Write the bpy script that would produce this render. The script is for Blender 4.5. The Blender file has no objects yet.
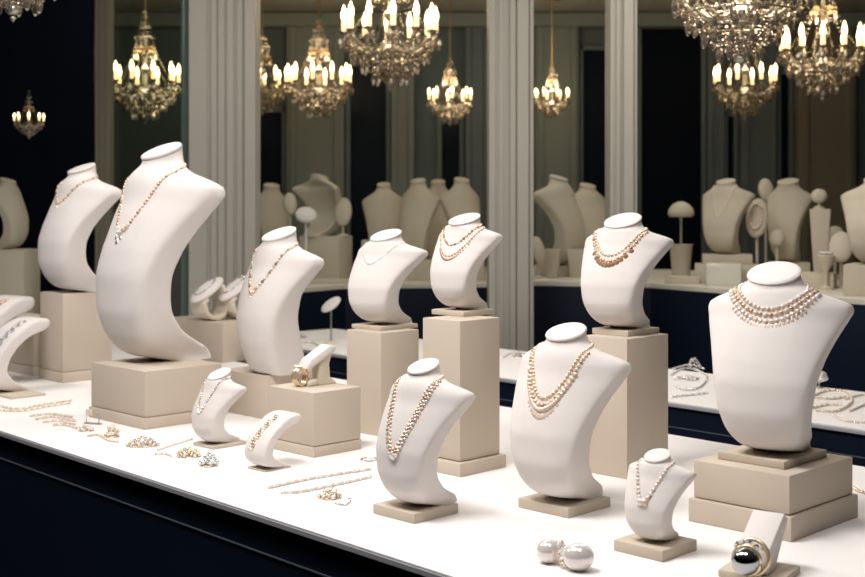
import bpy, bmesh, math, random
from mathutils import Vector, Matrix, noise
from mathutils.bvhtree import BVHTree

random.seed(7)
SC = bpy.context.scene
COL = SC.collection
PI = math.pi
F = 1250.0; CX = 432.5; HY = 205.0; CZ = 1.40     # focal length in pixels, principal column, horizon row, eye height
TZ = 0.90                                           # table top
CTL = 1.05
CT = 1.088                                          # far counters' top
E1 = Vector((math.sqrt(.5), -math.sqrt(.5), 0)); E2 = Vector((math.sqrt(.5), math.sqrt(.5), 0))

def P(px, py, z=TZ):
    d = (CZ - z) * F / (py - HY)
    return Vector(((px - CX) * d / F, d, z))
def PD(px, py, d):
    return Vector(((px - CX) * d / F, d, CZ - (py - HY) * d / F))
def ZAT(py, d): return CZ - (py - HY) * d / F
def XAT(px, d): return (px - CX) * d / F

# ------------------------------------------------------------------ materials
def mat(name, col, rough=.6, metal=0, spec=.5, bump=None, mottle=None, emit=None, trans=0, coat=0, sss=0, ior=None, alpha=None):
    m = bpy.data.materials.new(name); m.use_nodes = True
    nt = m.node_tree; b = nt.nodes['Principled BSDF']
    b.inputs['Base Color'].default_value = (*col, 1)
    b.inputs['Roughness'].default_value = rough
    b.inputs['Metallic'].default_value = metal
    b.inputs['Specular IOR Level'].default_value = spec
    b.inputs['Transmission Weight'].default_value = trans
    b.inputs['Coat Weight'].default_value = coat
    if ior: b.inputs['IOR'].default_value = ior
    if emit:
        b.inputs['Emission Color'].default_value = (*emit[0], 1)
        b.inputs['Emission Strength'].default_value = emit[1]
    if bump or mottle:
        tc = nt.nodes.new('ShaderNodeTexCoord')
    if mottle:
        n = nt.nodes.new('ShaderNodeTexNoise'); n.inputs['Scale'].default_value = mottle[0]
        n.inputs['Detail'].default_value = 6
        r = nt.nodes.new('ShaderNodeMapRange')
        r.inputs['To Min'].default_value = 1 - mottle[1]; r.inputs['To Max'].default_value = 1 + mottle[1]
        mx = nt.nodes.new('ShaderNodeVectorMath'); mx.operation = 'SCALE'
        mx.inputs[0].default_value = col
        nt.links.new(tc.outputs['Object'], n.inputs['Vector'])
        nt.links.new(n.outputs['Fac'], r.inputs['Value'])
        nt.links.new(r.outputs['Result'], mx.inputs['Scale'])
        nt.links.new(mx.outputs['Vector'], b.inputs['Base Color'])
    if bump:
        n2 = nt.nodes.new('ShaderNodeTexNoise'); n2.inputs['Scale'].default_value = bump[0]; n2.inputs['Detail'].default_value = 3
        mp = nt.nodes.new('ShaderNodeMapping'); mp.inputs['Scale'].default_value = bump[2] if len(bump) > 2 else (1, 1, 1)
        bp = nt.nodes.new('ShaderNodeBump'); bp.inputs['Strength'].default_value = bump[1]; bp.inputs['Distance'].default_value = .001
        nt.links.new(tc.outputs['Object'], mp.inputs['Vector'])
        nt.links.new(mp.outputs['Vector'], n2.inputs['Vector'])
        nt.links.new(n2.outputs['Fac'], bp.inputs['Height'])
        nt.links.new(bp.outputs['Normal'], b.inputs['Normal'])
    return m

M = dict(
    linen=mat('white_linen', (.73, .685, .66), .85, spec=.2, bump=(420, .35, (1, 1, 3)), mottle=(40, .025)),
    leather=mat('taupe_leatherette', (.56, .48, .395), .62, spec=.3, bump=(300, .18), mottle=(8, .04)),
    slab=mat('taupe_suede', (.55, .475, .385), .75, spec=.2, bump=(300, .18), mottle=(10, .04)),
    ivory=mat('ivory_leatherette', (.70, .63, .52), .6, spec=.3),
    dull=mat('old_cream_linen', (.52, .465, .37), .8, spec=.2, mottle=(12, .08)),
    top=mat('white_table_lining', (.88, .855, .84), .55, spec=.3, mottle=(3, .01)),
    edge=mat('brushed_table_edge', (.50, .51, .55), .4, metal=.3),
    navy=mat('dark_navy_lacquer', (.005, .010, .024), .38, spec=.35, mottle=(1.5, .25)),
    navyseam=mat('seam_strip', (.20, .23, .28), .3, metal=.5),
    counter=mat('cream_counter_top', (.66, .62, .53), .5, spec=.3, mottle=(6, .04)),
    pillar=mat('painted_grey_wood', (.34, .325, .285), .55, spec=.3, mottle=(2.5, .05)),
    wall=mat('dim_grey_plaster', (.085, .115, .118), .8, mottle=(1.2, .10)),
    pil=mat('grey_green_pilaster', (.16, .185, .17), .7, mottle=(1.5, .08)),
    blue=mat('slate_blue_panel', (.085, .11, .115), .6, mottle=(1.5, .1)),
    brown=mat('brown_curtain_panel', (.15, .13, .095), .8, mottle=(3, .08)),
    ceil=mat('ceiling_paint', (.30, .30, .27), .9),
    floor=mat('dark_floor', (.02, .022, .026), .25, spec=.4, mottle=(2, .3)),
    night=mat('night_window_glass', (.003, .007, .013), .3, spec=.05, mottle=(.8, .3)),
    black=mat('black_velvet_wall', (.002, .004, .009), .6, spec=.05, mottle=(1, .3)),
    pearl=mat('pink_pearl', (.74, .58, .48), .18, spec=.6, metal=.15, coat=.4),
    whitepearl=mat('white_pearl', (.80, .74, .72), .16, spec=.7, metal=.3, coat=.6),
    rose=mat('rose_gold', (.90, .66, .50), .2, metal=.6),
    gold=mat('pale_gold', (.88, .72, .48), .2, metal=.7),
    silver=mat('bright_silver', (.72, .71, .69), .2, metal=.95),
    bronze=mat('dark_bronze', (.30, .19, .13), .3, metal=.5),
    copper=mat('copper_gold', (.62, .40, .26), .25, metal=.6),
    tarnish=mat('dark_silver', (.40, .38, .36), .28, metal=.9),
    diamond=mat('clear_stone', (.85, .83, .82), .05, spec=1.0, metal=.25, coat=.5),
    champagne=mat('champagne_stone', (.80, .62, .46), .08, spec=1.0, metal=.3, coat=.5),
    chrome=mat('dark_chrome_pearl', (.42, .43, .45), .06, metal=1.0),
    brass=mat('aged_brass', (.42, .30, .15), .3, metal=.9),
    crystal=mat('cut_crystal', (.50, .43, .34), .06, spec=.9, metal=.75, coat=.3),
    crystalglass=mat('cloudy_crystal', (.50, .46, .38), .10, spec=.9, metal=.55, coat=.3),
    candle=mat('ivory_candle_sleeve_glow', (.8, .66, .42), .5, emit=((1, .66, .30), 1.9)),  # emission puts the bulb's glow into the sleeve, which is no lamp itself
    flame=mat('lit_candle_bulb', (1, .8, .5), .4, emit=((1, .74, .36), 9.0)),
    lampglow=mat('lit_downlight', (1, 1, 1), .4, emit=((.85, .95, 1), 6.0)),
    acrylic=mat('frosted_acrylic', (.62, .60, .52), .2, spec=.5),
    metalstem=mat('satin_stem', (.45, .42, .36), .3, metal=.8),
)
# thin clear pane of the partition: mostly see-through, with real reflections at the surface
def pane_mat():
    m = bpy.data.materials.new('partition_glass'); m.use_nodes = True
    nt = m.node_tree; nt.nodes.clear()
    out = nt.nodes.new('ShaderNodeOutputMaterial'); mix = nt.nodes.new('ShaderNodeMixShader')
    tr = nt.nodes.new('ShaderNodeBsdfTransparent'); tr.inputs['Color'].default_value = (.90, .95, .92, 1)
    gl = nt.nodes.new('ShaderNodeBsdfGlossy'); gl.inputs['Roughness'].default_value = .03
    fr = nt.nodes.new('ShaderNodeFresnel'); fr.inputs['IOR'].default_value = 1.45
    ge = nt.nodes.new('ShaderNodeNewGeometry'); iv = nt.nodes.new('ShaderNodeMath'); iv.operation = 'SUBTRACT'; iv.inputs[0].default_value = 1
    mu = nt.nodes.new('ShaderNodeMath'); mu.operation = 'MULTIPLY'
    nt.links.new(ge.outputs['Backfacing'], iv.inputs[1]); nt.links.new(fr.outputs['Fac'], mu.inputs[0]); nt.links.new(iv.outputs[0], mu.inputs[1])
    nt.links.new(mu.outputs[0], mix.inputs['Fac']); nt.links.new(tr.outputs[0], mix.inputs[1]); nt.links.new(gl.outputs[0], mix.inputs[2])
    nt.links.new(mix.outputs[0], out.inputs['Surface'])
    return m
M['pane'] = pane_mat()
M['paneedge'] = mat('green_glass_edge', (.10, .15, .13), .2, spec=.6)

# ------------------------------------------------------------------ object helpers
def link(name, me, parent=None, m=None, loc=None, rot=None, scale=None):
    o = bpy.data.objects.new(name, me); COL.objects.link(o)
    if parent: o.parent = parent
    if m is not None and me is not None and len(me.materials) == 0: me.materials.append(m)
    if loc is not None: o.location = loc
    if rot is not None: o.rotation_euler = rot
    if scale is not None: o.scale = (scale,) * 3 if isinstance(scale, (int, float)) else scale
    return o
def tag(o, label, cat=None, group=None, kind=None):
    o['label'] = label
    if cat: o['category'] = cat
    if group: o['group'] = group
    if kind: o['kind'] = kind
    return o
def thing(name, label, cat, loc=(0, 0, 0), rotz=0, group=None):
    o = link(name, None, loc=loc, rot=(0, 0, rotz)); o.empty_display_size = .05
    return tag(o, label, cat, group)
def mesh(bm, name, m, smooth=False, angle=None):
    bmesh.ops.recalc_face_normals(bm, faces=bm.faces)
    me = bpy.data.meshes.new(name); bm.to_mesh(me); bm.free()
    me.materials.append(m)
    if smooth:
        for p in me.polygons: p.use_smooth = True
        if angle:
            try: me.set_sharp_from_angle(angle=math.radians(angle))
            except Exception: pass
    return me
def lm(root):                       # world -> local of a root placed by location and z rotation
    return (Matrix.Translation(root.location) @ Matrix.Rotation(root.rotation_euler.z, 4, 'Z')).inverted()

def bm_prism(bm, pts, z0, z1, bevel=0, seg=2):
    b = bmesh.new()
    lo = [b.verts.new((p[0], p[1], z0)) for p in pts]; hi = [b.verts.new((p[0], p[1], z1)) for p in pts]
    n = len(pts)
    b.faces.new(lo[::-1]); b.faces.new(hi)
    for i in range(n): b.faces.new((lo[i], lo[(i + 1) % n], hi[(i + 1) % n], hi[i]))
    bmesh.ops.recalc_face_normals(b, faces=b.faces)
    if bevel: bmesh.ops.bevel(b, geom=b.edges[:], offset=bevel, segments=seg, profile=.5, affect='EDGES')
    t = bpy.data.meshes.new('tmp'); b.to_mesh(t); b.free(); bm.from_mesh(t); bpy.data.meshes.remove(t)
def bm_box(bm, c, s, bevel=0, rz=0, seg=2):
    hx, hy = s[0] / 2, s[1] / 2
    ca, sa = math.cos(rz), math.sin(rz)
    pts = [(c[0] + ca * x - sa * y, c[1] + sa * x + ca * y) for x, y in ((-hx, -hy), (hx, -hy), (hx, hy), (-hx, hy))]
    bm_prism(bm, pts, c[2] - s[2] / 2, c[2] + s[2] / 2, bevel, seg)
def bm_extrude_x(bm, prof, w, bevel=0, seg=2):      # prof in (y, z), extruded over x
    b = bmesh.new()
    A = [b.verts.new((-w / 2, y, z)) for y, z in prof]; B = [b.verts.new((w / 2, y, z)) for y, z in prof]
    n = len(prof)
    b.faces.new(A); b.faces.new(B[::-1])
    for i in range(n): b.faces.new((A[i], B[i], B[(i + 1) % n], A[(i + 1) % n]))
    bmesh.ops.recalc_face_normals(b, faces=b.faces)
    if bevel: bmesh.ops.bevel(b, geom=b.edges[:], offset=bevel, segments=seg, profile=.5, affect='EDGES', clamp_overlap=True)
    t = bpy.data.meshes.new('tmp'); b.to_mesh(t); b.free(); bm.from_mesh(t); bpy.data.meshes.remove(t)
def bm_lathe(bm, prof, seg=16, c=(0, 0, 0)):
    rings = []
    for r, z in prof:
        if r < 1e-6: rings.append([bm.verts.new((c[0], c[1], c[2] + z))])
        else: rings.append([bm.verts.new((c[0] + r * math.cos(2 * PI * i / seg), c[1] + r * math.sin(2 * PI * i / seg), c[2] + z)) for i in range(seg)])
    for a, b in zip(rings, rings[1:]):
        if len(a) == 1 and len(b) == 1: continue
        for i in range(seg):
            j = (i + 1) % seg
            if len(a) == 1: bm.faces.new((a[0], b[j], b[i]))
            elif len(b) == 1: bm.faces.new((a[i], a[j], b[0]))
            else: bm.faces.new((a[i], a[j], b[j], b[i]))
    for r in (rings[0], rings[-1]):
        if len(r) > 2:
            try: bm.faces.new(r)
            except ValueError: pass
def bm_tube(bm, pts, r, seg=8, closed=False):
    pts = [Vector(p) for p in pts]; n = len(pts); rings = []
    up = Vector((0, 0, 1))
    for i, p in enumerate(pts):
        if closed: t = pts[(i + 1) % n] - pts[i - 1]
        else: t = pts[min(i + 1, n - 1)] - pts[max(i - 1, 0)]
        t.normalize()
        s = t.cross(up)
        if s.length < .05: s = t.cross(Vector((1, 0, 0)))
        s.normalize(); u = s.cross(t)
        rr = r[i] if isinstance(r, (list, tuple)) else r
        rings.append([bm.verts.new(p + s * math.cos(2 * PI * k / seg) * rr + u * math.sin(2 * PI * k / seg) * rr) for k in range(seg)])
    m = n if closed else n - 1
    for i in range(m):
        a, b = rings[i], rings[(i + 1) % n]
        for k in range(seg): bm.faces.new((a[k], a[(k + 1) % seg], b[(k + 1) % seg], b[k]))
    if not closed: bm.faces.new(rings[0][::-1]); bm.faces.new(rings[-1])
def bm_ell(bm, c, s, useg=16, vseg=10, rot=None):
    g = bmesh.ops.create_uvsphere(bm, u_segments=useg, v_segments=vseg, radius=1)
    mx = Matrix.Translation(c) @ (rot.to_4x4() if rot else Matrix.Identity(4)) @ Matrix.Diagonal((*s, 1))
    bmesh.ops.transform(bm, matrix=mx, verts=g['verts'])

def interp(tab, z):                 # smooth interpolation through table rows (z, v...)
    n = len(tab)
    if z <= tab[0][0]: return tab[0][1:]
    if z >= tab[-1][0]: return tab[-1][1:]
    i = max(k for k in range(n - 1) if tab[k][0] <= z)
    z0, z1 = tab[i][0], tab[i + 1][0]; t = (z - z0) / (z1 - z0); out = []
    for c in range(1, len(tab[0])):
        v0, v1 = tab[i][c], tab[i + 1][c]
        d = (v1 - v0) / (z1 - z0)
        dl = (v0 - tab[i - 1][c]) / (z0 - tab[i - 1][0]) if i > 0 else d
        dr = (tab[i + 2][c] - v1) / (tab[i + 2][0] - z1) if i < n - 2 else d
        m0 = 0 if dl * d <= 0 else 2 * dl * d / (dl + d)
        m1 = 0 if dr * d <= 0 else 2 * dr * d / (dr + d)
        h = z1 - z0
        out.append((2*t**3-3*t**2+1)*v0 + (t**3-2*t**2+t)*h*m0 + (-2*t**3+3*t**2)*v1 + (t**3-t**2)*h*m1)
    return out

# ------------------------------------------------------------------ shared small meshes
def ball_mesh(name, m, us=12, vs=8):
    bm = bmesh.new(); bmesh.ops.create_uvsphere(bm, u_segments=us, v_segments=vs, radius=1); return mesh(bm, name, m, True)
BALL = {k: ball_mesh(k + '_bead', M[k]) for k in ('pearl', 'whitepearl', 'rose', 'gold', 'silver', 'tarnish', 'diamond', 'champagne', 'bronze', 'copper')}
def gem_mesh(name, m):
    bm = bmesh.new(); bm_lathe(bm, [(0, -1), (.95, .05), (.95, .2), (.55, .62), (0, .62)], 8); return mesh(bm, name, m)
GEM = {k: gem_mesh(k + '_gem', M[k]) for k in ('diamond', 'champagne', 'silver')}
def drop_mesh(name, m):             # tear drop hanging from z=0 down to z=-2, radius 1 wide part
    bm = bmesh.new(); bm_lathe(bm, [(0, 0), (.12, -.12), (.35, -.6), (.62, -1.05), (.72, -1.4), (.55, -1.78), (.25, -1.96), (0, -2)], 10); return mesh(bm, name, m, True)
DROP = {k: drop_mesh(k + '_drop', M[k]) for k in ('pearl', 'rose', 'gold', 'silver', 'tarnish', 'champagne', 'whitepearl', 'diamond', 'bronze')}
def spike_mesh(name, m):            # pointed drop
    bm = bmesh.new(); bm_lathe(bm, [(0, 0), (.5, -.25), (.6, -.6), (.35, -1.4), (0, -2.1)], 8); return mesh(bm, name, m, True, 40)
SPIKE = {k: spike_mesh(k + '_spike', M[k]) for k in ('copper', 'bronze')}

# ------------------------------------------------------------------ pedestals
BOXES = 'taupe display blocks on the long table'
def corner_solve(Fp, xl, xr):
    tl, tr = (xl - CX) / F, (xr - CX) / F
    s1 = (Fp.x - tl * Fp.y) / (math.sqrt(.5) * (1 + tl))
    s2 = (tr * Fp.y - Fp.x) / (math.sqrt(.5) * (1 - tr))
    return s1, s2
def quad(Fp, s1, s2, grow=0):
    a = Fp + (E1 - E2) * grow - (E2 * 0)
    f = Fp + E1 * grow - E2 * grow
    l = Fp - E1 * (s1 + grow) - E2 * grow
    r = Fp + E2 * (s2 + grow) + E1 * grow
    b = Fp - E1 * (s1 + grow) + E2 * (s2 + grow)
    return [l, f, r, b]
def block(label, front, xl, xr, ytop, z0=TZ, plinth=0, over=0, name='display_block', m='leather'):
    """front: pixel of the front corner's foot; xl, xr: columns of the left and right corners; ytop: row of the front top corner"""
    Fp = P(front[0], front[1], z0); s1, s2 = corner_solve(Fp, xl, xr)
    ztop = ZAT(ytop, Fp.y)
    c = Fp - E1 * s1 / 2 + E2 * s2 / 2
    root = thing(name, label, 'display block', c, 0, BOXES); inv = lm(root)
    q = [inv @ v for v in quad(Fp, s1, s2)]
    if plinth:
        q2 = [inv @ v for v in quad(Fp, s1, s2, over)]
        bm = bmesh.new(); bm_prism(bm, q2, 0, plinth - .0012, .0018)
        link('plinth', mesh(bm, 'plinth', M[m], True, 40), root)
    bm = bmesh.new(); bm_prism(bm, q, plinth if plinth else 0, ztop - z0, .0022)
    link('block_body', mesh(bm, 'block_body', M[m], True, 40), root)
    root['top'] = ztop
    del root['top']
    return c, ztop, (Fp, s1, s2)

# ------------------------------------------------------------------ busts
BUST = [  # z, half width, front y, thickness, sweep of the tips, squareness
    (0.00, .125, -.060, .270, .00, 3.0), (.014, .123, -.095, .295, .01, 3.2), (.028, .125, -.165, .350, .02, 3.6), (.05, .134, -.220, .370, .03, 4.5), (.09, .152, -.262, .325, .035, 6),
    (.15, .172, -.296, .255, .035, 7), (.26, .194, -.322, .200, .035, 8), (.38, .212, -.322, .178, .045, 8.5),
    (.50, .236, -.300, .170, .070, 8.5), (.60, .264, -.268, .166, .105, 8.5), (.68, .292, -.238, .164, .140, 8),
    (.735, .312, -.213, .162, .165, 7), (.775, .325, -.199, .158, .180, 6), (.804, .320, -.191, .152, .178, 5), (.828, .290, -.184, .148, .155, 4), (.852, .248, -.176, .150, .118, 3.2),
    (.878, .202, -.167, .158, .078, 2.6), (.904, .162, -.157, .168, .04, 2.3), (.93, .129, -.146, .18, .012, 2.1), (.952, .108, -.137, .188, 0, 2.0), (.97, .099, -.130, .192, 0, 2.0)]
STRAIGHT = [(z, a, yf, th, k, n) for z, a, yf, th, k, n in (
    (0, .150, -.165, .250, .01, 4), (.012, .156, -.185, .275, .015, 4.4), (.04, .165, -.215, .295, .02, 5), (.09, .176, -.245, .305, .03, 6), (.15, .185, -.268, .300, .035, 7), (.26, .198, -.300, .285, .04, 8), (.38, .212, -.310, .250, .05, 8.5),
    (.50, .236, -.295, .205, .075, 8.5))] + [r for r in BUST if r[0] > .55]
RAMP = [
    (0, .16, -.04, .30, 0, 4), (.02, .17, -.08, .31, 0, 4), (.05, .19, -.19, .36, 0, 4.4), (.10, .21, -.26, .34, 0, 5), (.18, .22, -.31, .27, 0, 6), (.3, .225, -.325, .21, 0, 8), (.45, .23, -.29, .20, .0, 8),
    (.6, .235, -.215, .215, 0, 8), (.70, .24, -.140, .235, 0, 8), (.77, .242, -.078, .27, 0, 8), (.81, .243, -.040, .34, 0, 7), (.84, .245, -.010, .42, 0, 6), (.88, .245, .035, .425, 0, 6), (.93, .245, .105, .37, 0, 6), (.97, .24, .175, .30, 0, 5), (1.0, .225, .25, .20, 0, 4)]

def loft(tab, sw, sd, nk, H, tilt, NR=60, NS=56, z_end=None, neck_from=.88):
    bm = bmesh.new(); rings = []
    z_end = z_end or tab[-1][0]
    for i in range(NR + 1):
        u = i / NR
        z = z_end * (u if u > .06 else u)
        a, yf, th, k, n = interp(tab, z)
        an = a * sw; yfn = yf * sd; thn = th * sd; kn = k * sd
        if nk is not None:
            # the neck keeps its own round section and flares softly into the shoulders
            wn = min(1, max(0, (z - .835) / .13)); wn = wn * wn * (3 - 2 * wn)
            na = nk * (1 + .75 * max(0, (.97 - z) / .135) ** 1.6)
            th2 = 2 * nk * (1 + .15 * max(0, (.97 - z) / .115) ** 1.5)
            nyc = -.032 * sd
            an = an * (1 - wn) + na * wn
            thn = thn * (1 - wn) + th2 * wn; yfn = yfn * (1 - wn) + (nyc - th2 / 2) * wn; kn *= (1 - wn)
        yc = yfn + thn / 2
        tl = 0 if nk is None else min(1, max(0, (z - neck_from) / (z_end - neck_from)))
        ring = []
        for j in range(NS):
            t = 2 * PI * j / NS; t -= min(.17, .05 * max(0, n - 2)) * math.sin(4 * t); c, s = math.cos(t), math.sin(t)
            ex = math.copysign(abs(c) ** (2 / n), c); ey = math.copysign(abs(s) ** (2 / n), s)
            x = an * ex; y = yc + thn / 2 * ey + kn * ex * ex
            zz = z + (y - yc) * math.tan(tilt) * tl
            ring.append(bm.verts.new((x * H, y * H, zz * H)))
        rings.append(ring)
    for a, b in zip(rings, rings[1:]):
        for j in range(NS): bm.faces.new((a[j], a[(j + 1) % NS], b[(j + 1) % NS], b[j]))
    bm.faces.new(rings[0][::-1]); bm.faces.new(rings[-1])
    return bm, yc

class Bust: pass
def bust(label, loc, deg, H, sw=1, sd=None, nk=.097, tilt=24, m='linen', group='necklace busts on the long table', slab=None, cap=True, name='necklace_bust', NR=72, NS=72, tab=None):
    sd = sd or sw; B = Bust()
    root = thing(name, label, 'bust', loc, math.radians(deg), group); B.root = root; B.H = H
    z_end = .97
    bm, yc = loft(tab or BUST, sw, sd, nk, H, math.radians(tilt), NR, NS)
    B.bvh = BVHTree.FromBMesh(bm); B.sw, B.sd, B.nk, B.yc = sw, sd, nk, yc
    link('bust_body', mesh(bm, 'bust_body', M[m], True, 55), root)
    if cap:
        bm = bmesh.new(); r = nk * H
        bm_lathe(bm, [(0, 0), (r * .99, 0), (r * 1.07, .004 * H), (r * 1.09, .012 * H), (r * 1.05, .020 * H), (r * .9, .024 * H), (0, .027 * H)], 40)
        bmesh.ops.transform(bm, matrix=Matrix.Translation((0, yc * H, (z_end - .002) * H)) @ Matrix.Rotation(math.radians(tilt), 4, 'X'), verts=bm.verts)
        link('neck_cap', mesh(bm, 'neck_cap', M[m], True, 50), root)
    if slab:
        Fp, s1, s2, t = slab; inv = lm(root)
        bm = bmesh.new(); bm_prism(bm, [inv @ v for v in quad(Fp, s1, s2)], -t, 0, .0012)
        link('base_slab', mesh(bm, 'base_slab', M['slab'] if m == 'linen' else M[m], True, 40), root)
    return B
def ramp(label, loc, deg, H, sw=1, sd=None, m='linen', slab=None, name='bracelet_stand', group='small curved bracelet stands'):
    sd = sd or sw; B = Bust(); root = thing(name, label, 'bracelet stand', loc, math.radians(deg), group)
    bm, _ = loft(RAMP, sw, sd, None, H, 0, 40, 48)
    B.bvh = BVHTree.FromBMesh(bm); B.root, B.H, B.sw, B.sd, B.nk = root, H, sw, sd, None
    link('stand_body', mesh(bm, 'stand_body', M[m], True, 50), root)
    if slab:
        Fp, s1, s2, t = slab; inv = lm(root)
        bm = bmesh.new(); bm_prism(bm, [inv @ v for v in quad(Fp, s1, s2)], -t, 0, .0012)
        link('base_slab', mesh(bm, 'base_slab', M['slab'], True, 40), root)
    return B
def slab_at(front, xl, xr, z0, t):
    Fp = P(front[0], front[1], z0); s1, s2 = corner_solve(Fp, xl, xr); Fp = Fp.copy(); Fp.z = z0 + t
    return (Fp, s1, s2, t), Fp - E1 * s1 / 2 + E2 * s2 / 2

# ------------------------------------------------------------------ necklaces
NECK = 'necklaces shown on the busts'
def strand_path(B, w, zt, zb, e=1.6, back=True, x0=0, z_end=None):
    H = B.H; pts = []
    ys = None
    N = 120
    for i in range(N + 1):
        u = -1 + 2 * i / N
        x = (x0 + w * u) * H; z = (zb + (zt - zb) * (math.sqrt(abs(u) ** 2 + .012) ** e - .012 ** (e / 2)) / (1.012 ** (e / 2) - .012 ** (e / 2))) * H
        hit = B.bvh.ray_cast(Vector((x, -3 * H, z)), Vector((0, 1, 0)))
        if hit[0] is None: hit = B.bvh.find_nearest(Vector((x, -.1 * H, z)))
        pts.append((hit[0], hit[1]))
    nf = len(pts)
    if back and B.nk:
        y0 = pts[-1][0].y; rb = (B.yc + B.nk) * H - y0 + .01 * H
        for i in range(1, 40):
            ps = PI * i / 40
            p = Vector((w * H * math.cos(ps), y0 + rb * math.sin(ps), (zt + .03 * math.sin(ps)) * H))
            hit = B.bvh.find_nearest(p); pts.append((hit[0], hit[1]))
    return pts, nf
def resample(pts, step):
    out = []; acc = 0; need = 0
    for (a, na), (b, nb) in zip(pts, pts[1:]):
        L = (b - a).length
        while need <= acc + L and L > 1e-9:
            t = (need - acc) / L; out.append((a.lerp(b, t), na.lerp(nb, t).normalized())); need += step(out[-1][0]) if callable(step) else step
        acc += L
    return out
def necklace(label, B, strands, pendants=(), name='pearl_necklace', cat='necklace', group=NECK):
    """strands: dicts w zt zb q r (metres) mat grad part; pendants: dicts u (-1..1) strand mesh size mat part"""
    root = thing(name, label, cat, B.root.location, B.root.rotation_euler.z, group)
    paths = []; H = B.H
    for S in strands:
        pts, nf = strand_path(B, S['w'], S['zt'], S['zb'], S.get('e', 1.6), S.get('back', True), S.get('x0', 0))
        paths.append((pts, nf, S)); r = S['r']; g = S.get('grad', 0); zt, zb = S['zt'] * H, S['zb'] * H
        rad = lambda p: r * (1 - g * min(1, max(0, (p.z - zb) / (zt - zb))))
        for i, (p, n) in enumerate(resample(pts, lambda p: 2.05 * rad(p) * S.get('gap', 1))):
            rr = rad(p); mk = S['mat'] if not isinstance(S['mat'], (list, tuple)) else S['mat'][i % len(S['mat'])]
            link(S.get('part', 'pearl'), BALL[mk], root, loc=p + n * rr * .85, scale=rr * (1 if not S.get('alt') or i % 2 else S['alt']))
        if S.get('cord'):
            bm = bmesh.new(); step = resample(pts, .004)
            bm_tube(bm, [p + n * r * .7 for p, n in step], S['cord'], 6)
            link('cord', mesh(bm, 'cord', M[S.get('cordmat', 'gold')], True), root)
    for D in pendants:
        pts, nf, S = paths[D.get('strand', 0)]
        i = int((D['u'] + 1) / 2 * (nf - 1)); p, n = pts[i]; s = D['s']
        p2 = p + Vector((0, 0, -D.get('down', 0)))
        hit = B.bvh.ray_cast(Vector((p2.x, -3 * H, p2.z)), Vector((0, 1, 0)))
        if hit[0] is not None: p2, n = hit[0], hit[1]
        me = D['mesh']; flat = D.get('flat', False)
        # lie against the chest: local z of the drop follows the surface tangent
        tz = (Vector((0, 0, 1)) - n * n.z).normalized(); ty = -n; tx = ty.cross(tz)
        R = Matrix((tx, ty, tz)).transposed()
        if flat: R = Matrix((tx, tz, n)).transposed()
        link(D.get('part', 'pendant_drop'), me, root, loc=p2 + n * s * D.get('lift', .75), rot=R.to_euler(), scale=D.get('sc', None) and tuple(s * k for k in D['sc']) or s)
    return root
def row(us, **k): return [dict(u=u, **k) for u in us]
def spread(a, b, n): return [a + (b - a) * i / (n - 1) for i in range(n)]

# ------------------------------------------------------------------ jewellery lying on the counters
def lay(name, label, cat, px, r, mk, z=TZ, part='bead', group=None, gap=1.0, jit=0, closed=False, cord=False):
    """a string of beads along pixel way-points on the surface z; px may be a list of such lists"""
    rows = px if isinstance(px[0][0], (tuple, list)) else [px]
    c = P(*rows[0][len(rows[0]) // 2], z); root = thing(name, label, cat, c, 0, group); inv = lm(root)
    for rw in rows:
        w = [inv @ P(x, y, z) for x, y in rw]
        if closed: w.append(w[0])
        # Catmull-Rom through the way-points
        f = []
        for i in range(len(w) - 1):
            p0, p1, p2, p3 = w[max(i - 1, 0)], w[i], w[i + 1], w[min(i + 2, len(w) - 1)]
            for k in range(12):
                t = k / 12
                f.append(.5 * ((2 * p1) + (p2 - p0) * t + (2 * p0 - 5 * p1 + 4 * p2 - p3) * t * t + (3 * p1 - p0 - 3 * p2 + p3) * t ** 3))
        f.append(w[-1])
        for i, (p, _) in enumerate(resample([(q, Vector((0, 0, 1))) for q in f], 2.05 * r * gap)):
            k = mk[i % len(mk)] if isinstance(mk, (list, tuple)) else mk
            link(part, BALL[k], root, loc=(p.x + random.uniform(-jit, jit), p.y + random.uniform(-jit, jit), r * .97), scale=r)
        if cord:
            bm = bmesh.new(); bm_tube(bm, [(p.x, p.y, r * .9) for p, _ in resample([(q, Vector((0, 0, 1))) for q in f], .006)], r * .45, 6)
            link('cord', mesh(bm, 'cord', M['gold'], True), root)
    return root
def brooch(name, label, cat, px, py, w, h, n, mk, z=TZ, group=None, hoop=True, up=.006):
    """a low mound of set stones on a wire frame"""
    w *= 1.3; h *= 1.3; up *= 1.5; n = min(90, int(n * 2.4))
    c = P(px, py, z); root = thing(name, label, cat, c, 0, group)
    if hoop:
        bm = bmesh.new(); bm_tube(bm, [(w * .9 * math.cos(t), h * .9 * math.sin(t), .0012) for t in [2 * PI * i / 24 for i in range(24)]], .0012, 6, True)
        link('setting', mesh(bm, 'setting', M['gold'], True), root)
    for i in range(n):
        a = i * 2.39996; rr = math.sqrt((i + .5) / n)
        s = .0031 * random.uniform(.7, 1.3); k = mk[i % len(mk)]
        o = link('stone', GEM[k] if i % 2 and k in GEM else BALL[k], root, loc=(w * rr * math.cos(a), h * rr * math.sin(a), s * .9 + up * (1 - rr * rr)), scale=s)
        o.rotation_euler = (random.uniform(-.4, .4), random.uniform(-.4, .4), random.random() * 6)
    return root

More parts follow.
